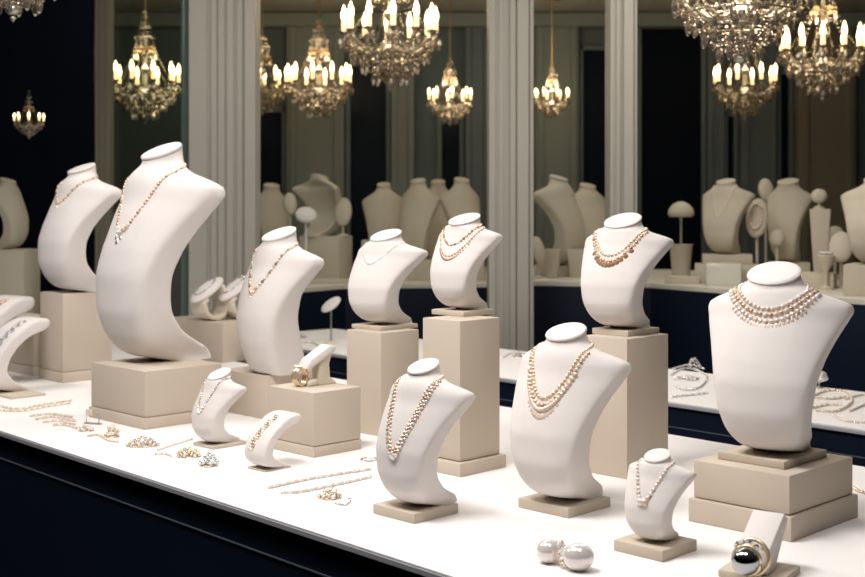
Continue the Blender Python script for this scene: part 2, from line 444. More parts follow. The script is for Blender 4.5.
# ================================================================== SETTING
def struct(name, bm, m, label=None, parent=None, smooth=False):
    o = link(name, mesh(bm, name, m, smooth, 40), parent)
    if parent is None: o['kind'] = 'structure'
    if label: o['label'] = label
    return o
WY = 8.0; CH = 2.62
bm = bmesh.new(); bm_box(bm, (0, 3.0, -.03), (9, 10.4, .06)); struct('floor', bm, M['floor'], 'dark polished floor of the shop')
bm = bmesh.new(); bm_box(bm, (0, 3.0, CH + .03), (9, 10.4, .06)); struct('ceiling', bm, M['ceil'], 'dim grey ceiling of the shop')
bm = bmesh.new(); bm_box(bm, (0, WY + .05, CH / 2), (9, .1, CH)); struct('wall_back', bm, M['wall'], 'dim grey wall at the far end of the hall')
bm = bmesh.new(); bm_box(bm, (-4.45, 3.0, CH / 2), (.1, 10.2, CH)); struct('wall_left', bm, M['black'], 'black wall on the left')
bm = bmesh.new(); bm_box(bm, (4.45, 3.0, CH / 2), (.1, 10.2, CH)); struct('wall_right', bm, M['brown'], 'brown wall on the right')
bm = bmesh.new(); bm_box(bm, (0, -2.15, CH / 2), (9, .1, CH)); struct('wall_front', bm, M['black'], 'black wall behind the viewer')

def wx(px): return XAT(px, WY)
trim_i = 0
def trim(bm, m, label):
    global trim_i; trim_i += 1
    return struct('trim_%d' % trim_i, bm, m, label, smooth=False)
# pilasters along the far wall
for a, b, k, dp, lab in ((288, 345, 'pil', .10, 'wide grey pilaster on the far wall, second dark window to its right'), (392, 414, 'pil', .08, 'narrow grey pilaster on the far wall behind the central chandelier'),
                    (465, 489, 'blue', .08, 'slate pilaster on the far wall just left of the middle pillar'), (534, 577, 'pil', .10, 'grey pilaster on the far wall right of the middle pillar'),
                    (706, 721, 'blue', .06, 'narrow slate pilaster at the right edge of the black panel'), (738, 774, 'blue', .08, 'slate pilaster behind the cream bust at right'), (793, 850, 'brown', .12, 'wide brown pilaster at the right end of the far wall')):
    bm = bmesh.new(); bm_box(bm, ((wx(a) + wx(b)) / 2, WY - dp / 2, CH / 2), (wx(b) - wx(a), dp, CH - .002), .006)
    for t in (.12, .88):
        bm_box(bm, (wx(a) + (wx(b) - wx(a)) * t, WY - dp - .008, CH / 2), (.035, .02, CH - .01), .004)
    trim(bm, M[k], lab)
# dark windows in the far wall
win_i = 0
def window(px0, px1, ytop, label, zb=.5):
    global win_i; win_i += 1
    x0, x1, zt = wx(px0), wx(px1), min(ZAT(ytop, WY), CH - .02); f = .03
    root = link('window_%d' % win_i, None, loc=((x0 + x1) / 2, WY, zb)); root['kind'] = 'structure'; root['label'] = label
    w, h = x1 - x0, zt - zb
    bm = bmesh.new(); bm_box(bm, (0, -.012, h / 2), (w - .01, .012, h)); link('pane', mesh(bm, 'pane', M['black' if px0 == 636 else 'night']), root)
    bm = bmesh.new()
    bm_box(bm, (-w / 2 + f / 2, -.022, h / 2), (f, .03, h), .003); bm_box(bm, (w / 2 - f / 2, -.022, h / 2), (f, .03, h), .003)
    bm_box(bm, (0, -.022, h - f / 2), (w, .03, f), .003)
    link('window_frame', mesh(bm, 'window_frame', M['blue']), root)
window(254, 287, 108, 'dark window on the far wall behind the leftmost cream bust')
window(346, 391, 62, 'dark window on the far wall below the central chandelier')
window(437, 464, 112, 'dark window on the far wall below the small chandelier')
window(578, 611, 46, 'dark window on the far wall right of the middle pillar')
window(636, 705, 0, 'tall black panel on the far wall behind the mushroom ring stand')
window(722, 737, 112, 'narrow dark window between slate pilasters at right')
window(775, 792, 70, 'narrow dark window behind the brown chandelier at right')
# cornice strip along the top of the far wall
bm = bmesh.new(); bm_box(bm, (0, WY - .07, CH - .05), (8.8, .14, .09), .01); trim(bm, M['pil'], 'grey cornice where the far wall meets the ceiling')

# black partition wall at the far left, post, glass pane, pillars
PL = 5.75
bm = bmesh.new(); bm_box(bm, ((XAT(-180, PL) + XAT(94, PL)) / 2, PL + .03, CH / 2), (XAT(94, PL) - XAT(-180, PL), .06, CH - .002)); trim(bm, M['black'], 'black partition panel at the far left')
def pillar(px0, px1, d, depth, ribs, label, m='pillar', tone=None):
    x0, x1 = XAT(px0, d), XAT(px1, d); bm = bmesh.new()
    bm_box(bm, ((x0 + x1) / 2, d + .02 + depth / 2, CH / 2), (x1 - x0, depth, CH - .002), .004)
    for a, b, dp in ribs:
        xa, xb = XAT(a, d), XAT(b, d)
        dp *= .55; bm_box(bm, ((xa + xb) / 2, d + .02 - dp / 2 + .002, CH / 2), (xb - xa, dp, CH - .006), .003)
    return trim(bm, M[m], label)
pillar(187, 255, 4.35, .12, [(188, 206, .012), (210, 216, .022), (217, 224, .012), (226, 233, .022), (236, 242, .016), (244, 255, .03)], 'wide grey fluted pillar left of the mirror hall')
pillar(489, 534, 4.66, .16, [(489, 496, .02), (499, 504, .012), (510, 516, .030), (517, 529, .036), (530, 534, .02)], 'grey moulded pillar in the middle of the room')
pillar(611, 638, 4.50, .14, [(611, 615, .012), (617, 621, .02), (624, 634, .034), (635, 638, .015)], 'narrow grey moulded pillar right of the middle')
pillar(94, 109, 4.96, .06, [(94, 98, .02), (104, 109, .015)], 'thin grey post at the left end of the glass partition', 'brown')
# the glass partition between post and wide pillar
a = Vector((XAT(107, 4.98), 5.0, 0)); b = Vector((XAT(187.5, 4.45), 4.42, 0)); ang = math.atan2(b.y - a.y, b.x - a.x); L = (b - a).length
pr = link('window_8', None, loc=((a + b) / 2), rot=(0, 0, ang)); pr['kind'] = 'structure'; pr['label'] = 'tall clear glass partition beside the wide grey pillar'
bm = bmesh.new(); bm_box(bm, (0, 0, CH / 2), (L - .02, .004, CH - .01)); link('pane', mesh(bm, 'pane', M['pane']), pr)
bm = bmesh.new(); bm_box(bm, (L / 2 - .012, 0, CH / 2), (.022, .02, CH - .01), .003); link('pane_edge', mesh(bm, 'pane_edge', M['paneedge']), pr)

# ---------------------------------------------------------------- the long table and the counters behind it
TD = Vector((.671, -.741, 0)); TN = Vector((.741, .671, 0))
def along(n, s): return TN * n + TD * s
def long_counter(name, label, cat, n0, n1, s0, s1, top='top', lip=.006, seam=True, ztop=TZ):
    c = along((n0 + n1) / 2, (s0 + s1) / 2); rz = math.atan2(TD.y, TD.x)
    root = thing(name, label, cat, (c.x, c.y, 0), rz)
    Lx, Wy = s1 - s0, n1 - n0
    bm = bmesh.new(); bm_box(bm, (0, 0, ztop - .002), (Lx, Wy, .004), .001); link('table_top', mesh(bm, 'table_top', M[top]), root)['label'] = 'white top'
    bm = bmesh.new(); bm_box(bm, (0, 0, ztop - .0085), (Lx + .002, Wy + .002, .009), .001); link('edge_band', mesh(bm, 'edge_band', M['edge']), root)['label'] = 'grey metal edge band'
    bm = bmesh.new(); bm_box(bm, (0, 0, (ztop - .017) / 2), (Lx - .02, Wy - .02, ztop - .017)); link('table_body', mesh(bm, 'table_body', M['navy']), root)['label'] = 'dark navy body'
    if seam:
        bm = bmesh.new(); bm_box(bm, (0, -Wy / 2 + .0095, ztop - .066), (Lx - .02, .003, .0022)); link('seam_strip', mesh(bm, 'seam_strip', M['navyseam']), root)['label'] = 'thin pale seam line'
    return root
long_counter('display_table', 'long white topped display table with dark navy front, in the foreground', 'table', 1.151, 2.215, -5.2, .6)
long_counter('display_counter', 'narrow white topped counter with navy front just behind the long table', 'counter', 2.585, 3.10, -4.02, .95)
def poly_counter(label, pts, z):
    c = sum((Vector((p.x, p.y, 0)) for p in pts), Vector()) / len(pts)
    root = thing('back_counter', label, 'counter', c, 0, 'far display counters'); q = [(p.x - c.x, p.y - c.y) for p in pts]
    bm = bmesh.new(); bm_prism(bm, q, z - .02, z, .002); link('counter_top', mesh(bm, 'counter_top', M['counter']), root)['label'] = 'cream top'
    qs = [(x * .985, y * .985) for x, y in q]
    bm = bmesh.new(); bm_prism(bm, qs, 0, z - .02); link('counter_body', mesh(bm, 'counter_body', M['navy']), root)['label'] = 'dark navy body'
def G(px, d): return Vector((XAT(px, d), d, 0))
poly_counter('far navy counter with cream top seen left of the middle pillar', [G(258, 5.52), G(300, 5.27), G(345, 5.5), G(512, 5.62), G(508, 7.1), G(258, 7.1)], CTL)
poly_counter('far navy counter with cream top seen right of the middle pillar', [G(514, 5.16), G(650, 5.0), G(925, 3.95), G(925, 5.4), G(520, 6.5)], CT)

# ================================================================== PEDESTALS ON THE TABLE
c1, t1, _ = block('low wide taupe block under the tallest white bust at left', (145, 429.5), 91, 222, 371.5, plinth=.026, over=.004)
c2, t2, _ = block('tall taupe block behind the tallest bust at far left', (63, 383), 40, 112, 294, plinth=.03, over=.003)
c3, t3, _ = block('taupe block partly hidden behind the curved stand at the left edge', (34, 376), -14, 58, 318, plinth=.028, over=.003)
c4, t4, _ = block('low taupe block under the slim white bust left of centre', (267, 420), 222, 318, 376)
c5, t5, _ = block('cube shaped taupe block carrying the ring holder and gold ring', (313.5, 458), 268.5, 361, 393, plinth=.022, over=.0006)
c5b, t5b, _ = block('taupe block behind the tallest bust, carrying two bangle holders', (223, 363), 168, 262, 323.5)
c6, t6, _ = block('tall taupe pedestal under the round bust with the thin silver chain', (381, 437), 346.6, 419, 333)
c7, t7, _ = block('tallest taupe pedestal, with a stepped plinth, just right of centre', (460, 476), 422.5, 500, 321, plinth=.026, over=.0085)
c8, t8, _ = block('tall plain taupe pedestal right of the middle pillar', (627, 479.6), 585, 668.5, 339)
c9, t9, _ = block('large low taupe block with stepped plinth under the big bust at right', (789.5, 541), 693.5, 853, 476, plinth=.038, over=.006)

# ================================================================== BUSTS
def H_of(ytop, loc, extra=0): return ZAT(ytop, loc.y) - loc.z
# tallest, left
L1 = P(168, 359, t1); b1 = bust('tallest slim white linen bust on the low wide block at left', L1, -45, H_of(147, L1), .98, .97, .092, 24)
L2 = P(88, 288.5, t2) if False else Vector((c2.x, c2.y, t2)); L2 = Vector((XAT(86, c2.y), c2.y, t2))
b2 = bust('white linen bust on the tall block at far left, behind the tallest bust', L2, -45, H_of(166, L2), 1.1, 1.08, .105, 22)
L3 = P(283, 372, t4); b3 = bust('slim white bust with a gold beaded necklace, on the low block left of centre', L3, -45, H_of(231, L3), 1.02, 1.0, .118, 22, tab=STRAIGHT)
# on slabs on pedestals
s4, m4 = slab_at((381, 331), 351.5, 418, t6, .009)
L4 = Vector((m4.x, m4.y, t6 + .009)) + E2 * .012; b4 = bust('round white bust wearing only a thin silver chain, on a tall pedestal', L4, -40, H_of(233, L4), 1.42, 1.3, .165, 20, slab=s4)
s5, m5 = slab_at((463.5, 317), 431.5, 495, t7, .010)
L5 = Vector((m5.x, m5.y, t7 + .010)) + E2 * .010; b5 = bust('white bust with two separate strands, on the tallest stepped pedestal', L5, -42, H_of(217, L5), 1.26, 1.16, .165, 20, slab=s5)
s6, m6 = slab_at((628, 337), 592, 659.5, t8, .011)
L6 = Vector((m6.x, m6.y, t8 + .011)) + E2 * .008 - Vector((.006, 0, 0)); b6 = bust('broad white bust with pointed gold drops, on the plain pedestal right of the middle pillar', L6, -38, H_of(218, L6), 1.32, 1.24, .16, 22, slab=s6)
s7, m7 = slab_at((414, 524.3), 373, 458.5, TZ, .016)
L7 = Vector((m7.x, m7.y, TZ + .016)) + E2 * .012 + Vector((.010, 0, 0)); b7 = bust('white bust with a long braided pearl rope, on a slab at the table centre', L7, -45, H_of(363, L7), 1.14, 1.06, .11, 22, slab=s7)
s8, m8 = slab_at((568, 518.7), 518, 610.6, TZ, .016)
L8 = Vector((m8.x, m8.y, TZ + .016)) + E2 * .014; b8 = bust('white bust wearing a wide gold necklace, on a slab right of the table centre', L8, -40, H_of(328, L8), 1.11, 1.07, .115, 20, slab=s8)
s9, m9 = slab_at((662.4, 562.5), 613.5, 697, TZ, .016)
L9 = Vector((m9.x, m9.y, TZ + .016)) + E2 * .010; b9 = bust('smallest necklace bust, on a slab in front at right', L9, -42, H_of(453, L9), 1.32, 1.2, .145, 20, slab=s9)
s10, m10 = slab_at((784, 470), 717.5, 827, t9, .0125)
L10 = Vector((m10.x, m10.y, t9 + .0125)) + E2 * .012; b10 = bust('big broad white bust with a pearl collar, on the low block at right', L10, -32, H_of(269, L10), 1.22, 1.12, .135, 22, slab=s10)
# small bracelet busts at the front left
s11, m11 = slab_at((213, 449.8), 193, 247.5, TZ, .006)
L11 = Vector((m11.x, m11.y, TZ + .006)) + E2 * .004; b11 = bust('little curved bust with a necked top and a bracelet, in front of the slim bust', L11, -45, H_of(372, L11), 1.30, 1.25, .16, 24, slab=s11)
s12, m12 = slab_at((264, 472.5), 247.5, 291, TZ, .003)
L12 = Vector((m12.x, m12.y, TZ + .003)); b12 = ramp('little curved white ramp stand with a gold bracelet, before the ring block', L12, -45, H_of(415, L12), 1.45, 1.18, slab=s12)
s13, m13 = slab_at((11, 399.5), -30, 46, TZ, .006)
L13 = Vector((m13.x, m13.y, TZ + .006)); b13 = ramp('white curved arch stand with a silver bracelet at the left edge of the table', L13, -40, H_of(320, L13), 1.15, 1.15, slab=s13)
L14 = Vector((XAT(-14, 3.5), 3.5, TZ)); b14 = ramp('cropped white curved stand at the left edge, behind the silver bracelet arch', L14, -40, H_of(298, L14), 1.2, 1.05)

# ================================================================== NECKLACES
necklace('thin gold necklace with a jewelled cluster on the tallest bust', b1,
    [dict(w=0.171, zt=0.895, zb=.600, e=1.45, r=.0046, mat=('rose', 'pearl', 'copper'), grad=.1, part='bead')],
    [dict(u=0, s=0.0115, mesh=GEM['diamond'], part='pendant_stone', lift=.5), dict(u=-.16, s=0.0088, mesh=GEM['diamond'], part='pendant_stone'), dict(u=.16, s=0.0088, mesh=GEM['champagne'], part='pendant_stone'),
     dict(u=.0, s=0.0088, mesh=DROP['tarnish'], down=.012, lift=.6), dict(u=-.1, s=0.0074, mesh=DROP['silver'], down=.008, lift=.6), dict(u=.1, s=0.0074, mesh=DROP['tarnish'], down=.008, lift=.6), dict(u=.22, s=0.0074, mesh=GEM['champagne'], part='pendant_stone')], name='gold_necklace')
necklace('rose gold necklace on the far left bust', b2,
    [dict(w=0.188, zt=0.895, zb=.70, e=1.35, r=.0047, mat=('pearl', 'copper'), part='bead')],
    row((-.3, -.12, .05), s=.0075, mesh=GEM['champagne'], part='pendant_stone') + row((-.22, .0), s=.006, mesh=DROP['rose'], down=.004), name='gold_necklace')
necklace('graduated gold bead necklace on the slim bust left of centre', b3,
    [dict(w=0.182, zt=0.895, zb=.585, e=1.55, r=.0048, mat=('gold', 'bronze', 'pearl'), grad=.35, part='bead')],
    [dict(u=0, s=.0072, mesh=BALL['gold'], part='pendant_bead', down=.003), dict(u=-.13, s=.0052, mesh=BALL['rose'], part='pendant_bead', down=.002), dict(u=.13, s=.0052, mesh=BALL['rose'], part='pendant_bead', down=.002), dict(u=0, s=.004, mesh=DROP['silver'], down=.009)], name='gold_necklace')
necklace('thin silver chain on the round bust', b4, [dict(w=0.245, zt=0.882, zb=.665, e=1.6, r=.0020, mat=('silver', 'diamond'), part='link', gap=1.1)],
    row(spread(-.5, .3, 7), s=.003, mesh=GEM['diamond'], part='stone'), name='silver_necklace')
necklace('two separate strands with dark drops on the bust of the tallest pedestal', b5,
    [dict(w=0.222, zt=0.895, zb=.70, e=2.0, r=.0030, mat=('champagne', 'copper', 'bronze'), part='bead', gap=1.15, cord=.0009), dict(w=0.268, zt=0.878, zb=.585, e=2.0, r=.0028, mat=('pearl', 'rose'), part='bead', gap=1.1)],
    row(spread(-.6, .75, 21), strand=1, s=.0056, mesh=DROP['bronze'], down=.001), name='gold_necklace')
necklace('double row gold necklace with pointed drops on the broad bust', b6,
    [dict(w=0.234, zt=0.884, zb=.665, e=2.20, r=.0034, mat=('pearl', 'gold'), part='pearl', gap=1.05), dict(w=0.260, zt=0.874, zb=.615, e=2.20, r=.0036, mat=('copper', 'pearl'), part='pearl', gap=1.05, back=False)],
    row(spread(-.62, .72, 12), strand=1, s=.0105, mesh=SPIKE['copper'], down=.0015, lift=.45), name='gold_necklace')
necklace('long braided rope of champagne pearls on the centre bust', b7,
    [dict(w=0.166, zt=0.895, zb=.425, e=1.60, r=.0034, mat=('pearl', 'champagne'), grad=.15), dict(w=0.182, zt=0.890, zb=.398, e=1.60, r=.0036, mat=('copper', 'whitepearl'), grad=.15, back=False), dict(w=0.198, zt=0.886, zb=.370, e=1.60, r=.0036, mat=('whitepearl', 'pearl', 'rose'), grad=.15, back=False)],
    row(spread(-.16, .16, 4), strand=2, s=.0052, mesh=GEM['diamond'], part='pendant_stone', lift=.9))
necklace('triple row gold and pearl necklace with round drops, right of the table centre', b8,
    [dict(w=0.171, zt=0.895, zb=.615, e=2.10, r=.0036, mat=('pearl', 'gold'), grad=.2), dict(w=0.196, zt=0.886, zb=.575, e=2.10, r=.0044, mat=('champagne', 'pearl', 'copper'), grad=.3, back=False)],
    row(spread(-.80, .82, 33), strand=1, s=.0044, mesh=BALL['pearl'], part='pendant_pearl', down=.0065) + row(spread(-.5, .5, 13), strand=1, s=.0064, mesh=DROP['pearl'], down=.011), group=NECK)
necklace('small pearl necklace with two big teardrops on the smallest bust', b9,
    [dict(w=0.205, zt=0.895, zb=.475, e=1.35, r=.0037, mat=('whitepearl', 'pearl'), grad=.3)],
    [dict(u=-.2, s=.0072, mesh=DROP['whitepearl'], down=-.006, lift=.6), dict(u=.02, s=.0066, mesh=DROP['pearl'], down=-.004, lift=.6), dict(u=.22, s=.0055, mesh=DROP['pearl'], lift=.6), dict(u=.40, s=.0048, mesh=DROP['tarnish'], lift=.6), dict(u=-.1, s=.0064, mesh=BALL['whitepearl'], part='pendant_pearl'), dict(u=.12, s=.006, mesh=BALL['pearl'], part='pendant_pearl')])
necklace('three tight rows of pink pearls with pointed drops on the big bust at right', b10,
    [dict(w=0.196, zt=0.902, zb=.795, x0=.012, e=2.1, r=.0037, mat=('pearl', 'whitepearl'), back=True), dict(w=0.222, zt=0.890, zb=.762, x0=.012, e=2.1, r=.0040, mat=('pearl', 'copper'), back=False), dict(w=0.246, zt=0.879, zb=.728, x0=.012, e=2.1, r=.0042, mat=('whitepearl', 'pearl'), back=False)],
    row(spread(-.78, .78, 21), strand=2, s=.0066, mesh=DROP['pearl'], down=.001, lift=.6))
necklace('rose gold bracelet with charms on the little necked bust', b11, [dict(w=0.171, zt=0.895, zb=.46, e=1.40, r=.0025, mat=('tarnish', 'rose', 'silver'), part='bead')],
    row(spread(-.3, .3, 6), s=.0042, mesh=GEM['champagne'], part='charm'), name='gold_bracelet', cat='bracelet')
def drape(label, B, z0, z1, x0, x1, rows, r, mk, name='gold_bracelet'):
    root = thing(name, label, 'bracelet', B.root.location, B.root.rotation_euler.z, 'bracelets shown on the curved stands')
    for k in range(rows):
        off = (k - (rows - 1) / 2) * 2.1 * r; pts = []
        for i in range(60):
            t = i / 59; x = (x0 + (x1 - x0) * t) * B.H + off; z = (z0 + (z1 - z0) * t) * B.H
            h = B.bvh.ray_cast(Vector((x, -3 * B.H, z)), Vector((0, 1, 0)))
            if h[0] is not None: pts.append((h[0], h[1]))
        for i, (p, n) in enumerate(resample(pts, 2.1 * r)):
            k2 = mk[(i + k) % len(mk)]; link('bead', BALL[k2], root, loc=p + n * r * .85, scale=r * (1.25 if (i + k) % 3 == 0 else 1))
drape('gold charm bracelet lying down the small ramp stand', b12, .38, .97, -.10, .02, 3, .0026, ('gold', 'diamond', 'champagne', 'tarnish'))
drape('silver stone bracelet lying down the arch stand at the left edge', b13, .10, .975, .09, .10, 3, .0036, ('tarnish', 'silver', 'diamond'), 'silver_bracelet')
drape('thin rose bracelet on the cropped stand at the left edge', b14, .60, .97, .06, .12, 3, .004, ('pearl', 'copper'))

# ================================================================== RING AND BANGLE HOLDERS
# on the cube block: leaning tongue on a column
hc = P(321, 384, t5)
rs_ = 1.22
root = thing('ring_holder', 'ivory ring holder with a slanted white tongue on the cube block', 'ring holder', hc, math.radians(-50))
bm = bmesh.new(); bm_extrude_x(bm, [(-.013, 0), (.026, 0), (.022, .005), (.012, .012), (.010, .035), (.016, .052), (-.002, .052), (-.012, .030), (-.013, .012)], .022, .002)
link('column', mesh(bm, 'column', M['ivory'], True, 40), root)
bm = bmesh.new(); bm_extrude_x(bm, [(-.040, .030), (-.034, .026), (.020, .056), (.021, .064), (.010, .067), (-.030, .045)], .030, .003)
link('tongue', mesh(bm, 'tongue', M['linen'], True, 40), root)['label'] = 'white slanted tongue'
bm = bmesh.new(); bm_tube(bm, [(.0, -.043 + .012 * math.cos(t), .0165 + .0145 * math.sin(t)) for t in [2 * PI * i / 28 for i in range(28)]], .0032, 8, True)
gr = thing('gold_ring', 'gold ring with a carved band at the front of the ring holder', 'ring', hc, math.radians(-50))
link('band', mesh(bm, 'band', M['gold'], True), gr)
for x in (-.005, .005):
    bm = bmesh.new(); bm_tube(bm, [(x, -.043 + .011 * math.cos(t), .0165 + .0135 * math.sin(t)) for t in [2 * PI * i / 28 for i in range(28)]], .0026, 8, True)
    link('band', gr.children[0].data if False else mesh(bm, 'band', M['gold'], True), gr)
for i in range(5):
    link('stone', GEM['champagne'], gr, loc=(-.008 + .004 * i, -.045, .0335), scale=.0028)
root2 = thing('ring_cushion', 'small ivory wedge cushion beside the gold ring', 'cushion', hc, math.radians(-50))
bm = bmesh.new(); bm_extrude_x(bm, [(-.034, 0), (-.014, 0), (-.014, .012), (-.030, .010)], .026, .003); link('wedge', mesh(bm, 'wedge', M['ivory'], True, 40), root2)

for o in (root, gr, root2): o.scale = (rs_,) * 3
# bangle holders on the block behind
def bangle_holder(label, px, py, d, deg, s, band):
    loc = Vector((XAT(px, d), d, t5b)); root = thing('bangle_holder', label, 'bangle holder', loc, math.radians(deg), 'folded bangle holders')
    prof_o = []; prof_i = []
    # a rolled strip: flat slanted pad in front, loop behind
    pts = [(-.030, .052), (-.040, .040), (-.034, .018), (-.018, .004), (.004, .000), (.022, .006), (.032, .020), (.034, .040), (.028, .062), (.018, .078)]
    n = len(pts); inner = []
    for i, p in enumerate(pts):
        a = pts[max(i - 1, 0)]; b = pts[min(i + 1, n - 1)]; t = Vector((b[0] - a[0], b[1] - a[1])).normalized(); nr = Vector((-t.y, t.x))
        inner.append((p[0] + nr.x * .009, p[1] + nr.y * .009))
    bm = bmesh.new(); bm_extrude_x(bm, [(y * s, z * s) for y, z in pts + inner[::-1]], .045 * s, .002); link('loop', mesh(bm, 'loop', M['ivory'], True, 50), root)
    bm = bmesh.new(); bm_ell(bm, (0, -.012 * s, .066 * s), (.028 * s, .048 * s, .010 * s), 20, 12, Matrix.Rotation(math.radians(32), 3, 'X')); link('pad', mesh(bm, 'pad', M['linen'], True), root)['label'] = 'white slanted pad'
    k = thing(band[0], band[1], band[2], loc, math.radians(deg), 'bangles on the folded holders')
    R = Matrix.Rotation(math.radians(32), 3, 'X')
    n = 26
    for i in range(n):
        t = 2 * PI * i / n; v = R @ Vector((.014 * s * math.cos(t), .030 * s * math.sin(t), .0085 * s)); link('bead', BALL[band[3][i % len(band[3])]], k, loc=v + Vector((0, -.012 * s, .067 * s)), scale=.0021 * s)
bangle_holder('ivory folded bangle holder with a rounded white pad, left of the slim bust', 211, 322, 4.07, -38, 1.5, ('silver_bangle', 'oval silver bangle outlined on the left white pad', 'bangle', ('tarnish', 'silver')))
bangle_holder('second ivory bangle holder, tucked against the slim bust', 240, 322, 4.12, -42, 1.55, ('charm_bangle', 'bangle of dark stones on the pad nearest the slim bust', 'bangle', ('tarnish', 'diamond', 'silver')))

# ring with the dark pearl on its stand at the bottom right
rl = P(758, 576); ang = -45
root = thing('ring_stand', 'white slanted ring stand on a grey slab at the bottom right', 'ring stand', rl, math.radians(-33))
bm = bmesh.new(); bm_box(bm, (.000, .006, .005), (.088, .078, .010), .0015); link('base_slab', mesh(bm, 'base_slab', M['slab'], True, 40), root)
bm = bmesh.new(); bm_extrude_x(bm, [(-.026, .010), (.004, .010), (.062, .066), (.046, .078), (-.022, .040)], .044, .002); link('slanted_arm', mesh(bm, 'slanted_arm', M['linen'], True, 40), root)
rg = thing('pearl_ring', 'ring with a large dark chrome pearl and silver stones, at the bottom right', 'ring', rl, math.radians(-33))
bm = bmesh.new(); bm_tube(bm, [(.0225 * math.cos(t), -.0255 + .006 * math.sin(t), .031 + .0225 * math.sin(t)) for t in [2 * PI * i / 36 for i in range(36)]], .0032, 8, True); link('band', mesh(bm, 'band', M['gold'], True), rg)['label'] = 'pale gold band'
bm = bmesh.new(); bm_ell(bm, (-.002, -.044, .030), (.0185, .0185, .0185), 28, 18); link('pearl', mesh(bm, 'pearl', M['chrome'], True), rg)['label'] = 'dark mirror like pearl'
bm = bmesh.new(); bm_tube(bm, [(-.002 + .0192 * math.cos(t), -.040, .030 + .0192 * math.sin(t)) for t in [2 * PI * i / 32 for i in range(32)]], .0022, 8, True); link('bezel', mesh(bm, 'bezel', M['gold'], True), rg)
for i in range(9):
    t = math.radians(40 + 12.5 * i)
    link('stone', GEM['silver'] if i % 2 else GEM['diamond'], rg, loc=(-.002 + .0215 * math.cos(t), -.038, .033 + .0215 * math.sin(t)), scale=.0036, rot=(1.2, 0, i))

# the two big pearl earrings
EAR = 'pair of big pearl earrings'
def earring(label, px, py, r, sx, dx):
    c = P(px, py); root = thing('pearl_earring', label, 'earring', c, 0, EAR)
    bm = bmesh.new(); bm_ell(bm, (0, 0, r), (r * sx, r, r), 28, 18); link('pearl', mesh(bm, 'pearl', M['whitepearl'], True), root)
    bm = bmesh.new(); bm_tube(bm, [(dx * (r * .8 + .004) + .006 * math.cos(t), .010 + .006 * math.sin(t), .0085) for t in [2 * PI * i / 16 for i in range(16)]], .0012, 6, True)
    bm_tube(bm, [(dx * (r * .8 + .004), .010, .0085), (dx * (r * .7 + .004), .012, .003), (dx * r * .6, .02, .0012)], .001, 6); link('setting', mesh(bm, 'setting', M['gold'], True), root)
    for i in range(12):
        a = i * 2.4; q = .009 * math.sqrt((i + .5) / 12)
        link('stone', GEM['diamond'] if i % 3 else BALL['champagne'], root, loc=(dx * (r * .8 + .003) + q * math.cos(a), .010 + q * math.sin(a), .016 + .010 * (1 - i / 12)), scale=.0042, rot=(random.random(), random.random(), 0))
earring('left one of the two big pearl earrings on the table', 548.5, 563, .0165, 1.05, 1)
earring('right, larger one of the two big pearl earrings on the table', 578.5, 570.5, .0185, 1.18, -1)

# ================================================================== JEWELLERY LYING ON THE TABLE
J = 'loose jewellery on the long table'
lay('gold_chain', 'gold bracelet chain lying at the left edge of the table', 'bracelet', [[(-4, 406), (18, 410), (40, 406), (72, 401)], [(-2, 411), (20, 412), (44, 408), (70, 404)]], .0030, ('gold', 'pearl', 'diamond'), group=J)
lay('mesh_bracelet', 'wide leaf shaped mesh bracelet near the front left edge', 'bracelet', [[(31, 417), (50, 415), (72, 418)], [(36, 420), (54, 418), (76, 422)], [(44, 423), (60, 422), (76, 426)], [(54, 426), (66, 426), (77, 429)]], .0032, ('pearl', 'champagne', 'diamond'), group=J)
root = thing('wire_stand', 'tiny angular wire earring stand before the low wide block', 'stand', P(93, 424), math.radians(-20))
bm = bmesh.new(); bm_tube(bm, [(-.018, 0, .001), (-.018, 0, .030), (.016, 0, .028), (.016, 0, .001)], .0012, 6); link('wire', mesh(bm, 'wire', M['metalstem'], True), root)
bm = bmesh.new(); bm_box(bm, (-.010, 0, .026), (.018, .003, .014), .001); link('tab', mesh(bm, 'tab', M['ivory']), root)
bm = bmesh.new(); bm_box(bm, (0, 0, .001), (.044, .010, .002), .0005); link('foot', mesh(bm, 'foot', M['metalstem']), root)
brooch('stone_ring', 'small stone set ring beside the tiny wire stand', 'ring', 86, 431, .014, .010, 16, ('diamond', 'champagne'), group=J)
brooch('gem_ring', 'round champagne gem ring at the front left of the table', 'ring', 112, 437, .013, .011, 14, ('champagne', 'gold', 'diamond'), group=J, up=.014)
lay('ring_chain', 'short gold chain between the stone ring and the champagne gem ring', 'chain', [(88, 437), (98, 436), (108, 441), (119, 443)], .0028, ('rose', 'pearl'), group=J)
brooch('cluster_brooch', 'oval cluster brooch with a trailing chain, before the little necked bust', 'brooch', 143, 446, .026, .017, 34, ('diamond', 'champagne', 'silver'), group=J, up=.010)
lay('pale_chain', 'pale chain trailing from the oval cluster brooch to the little bust', 'chain', [[(158, 451), (172, 446), (192, 440)], [(156, 455), (166, 455), (173, 458)]], .0028, ('pearl', 'diamond'), group=J)
brooch('stone_brooch', 'gold stone brooch, the middle of three lying in a row', 'brooch', 188, 457, .019, .011, 24, ('champagne', 'diamond', 'gold'), group=J, up=.010)
brooch('grey_brooch', 'grey stone brooch at the right end of the row of three', 'brooch', 209, 466, .014, .012, 22, ('silver', 'diamond'), group=J, up=.014)
lay('bead_strand', 'upper of two straight bead strands on the table front', 'strand', [(269, 489), (310, 480), (372, 470)], .0034, ('whitepearl', 'pearl', 'diamond'), group=J, gap=.95)
lay('bead_strand', 'lower of two straight bead strands on the table front', 'strand', [(282, 494), (300, 493), (340, 485), (371, 478)], .0034, ('whitepearl', 'pearl', 'diamond'), group=J, gap=.95)
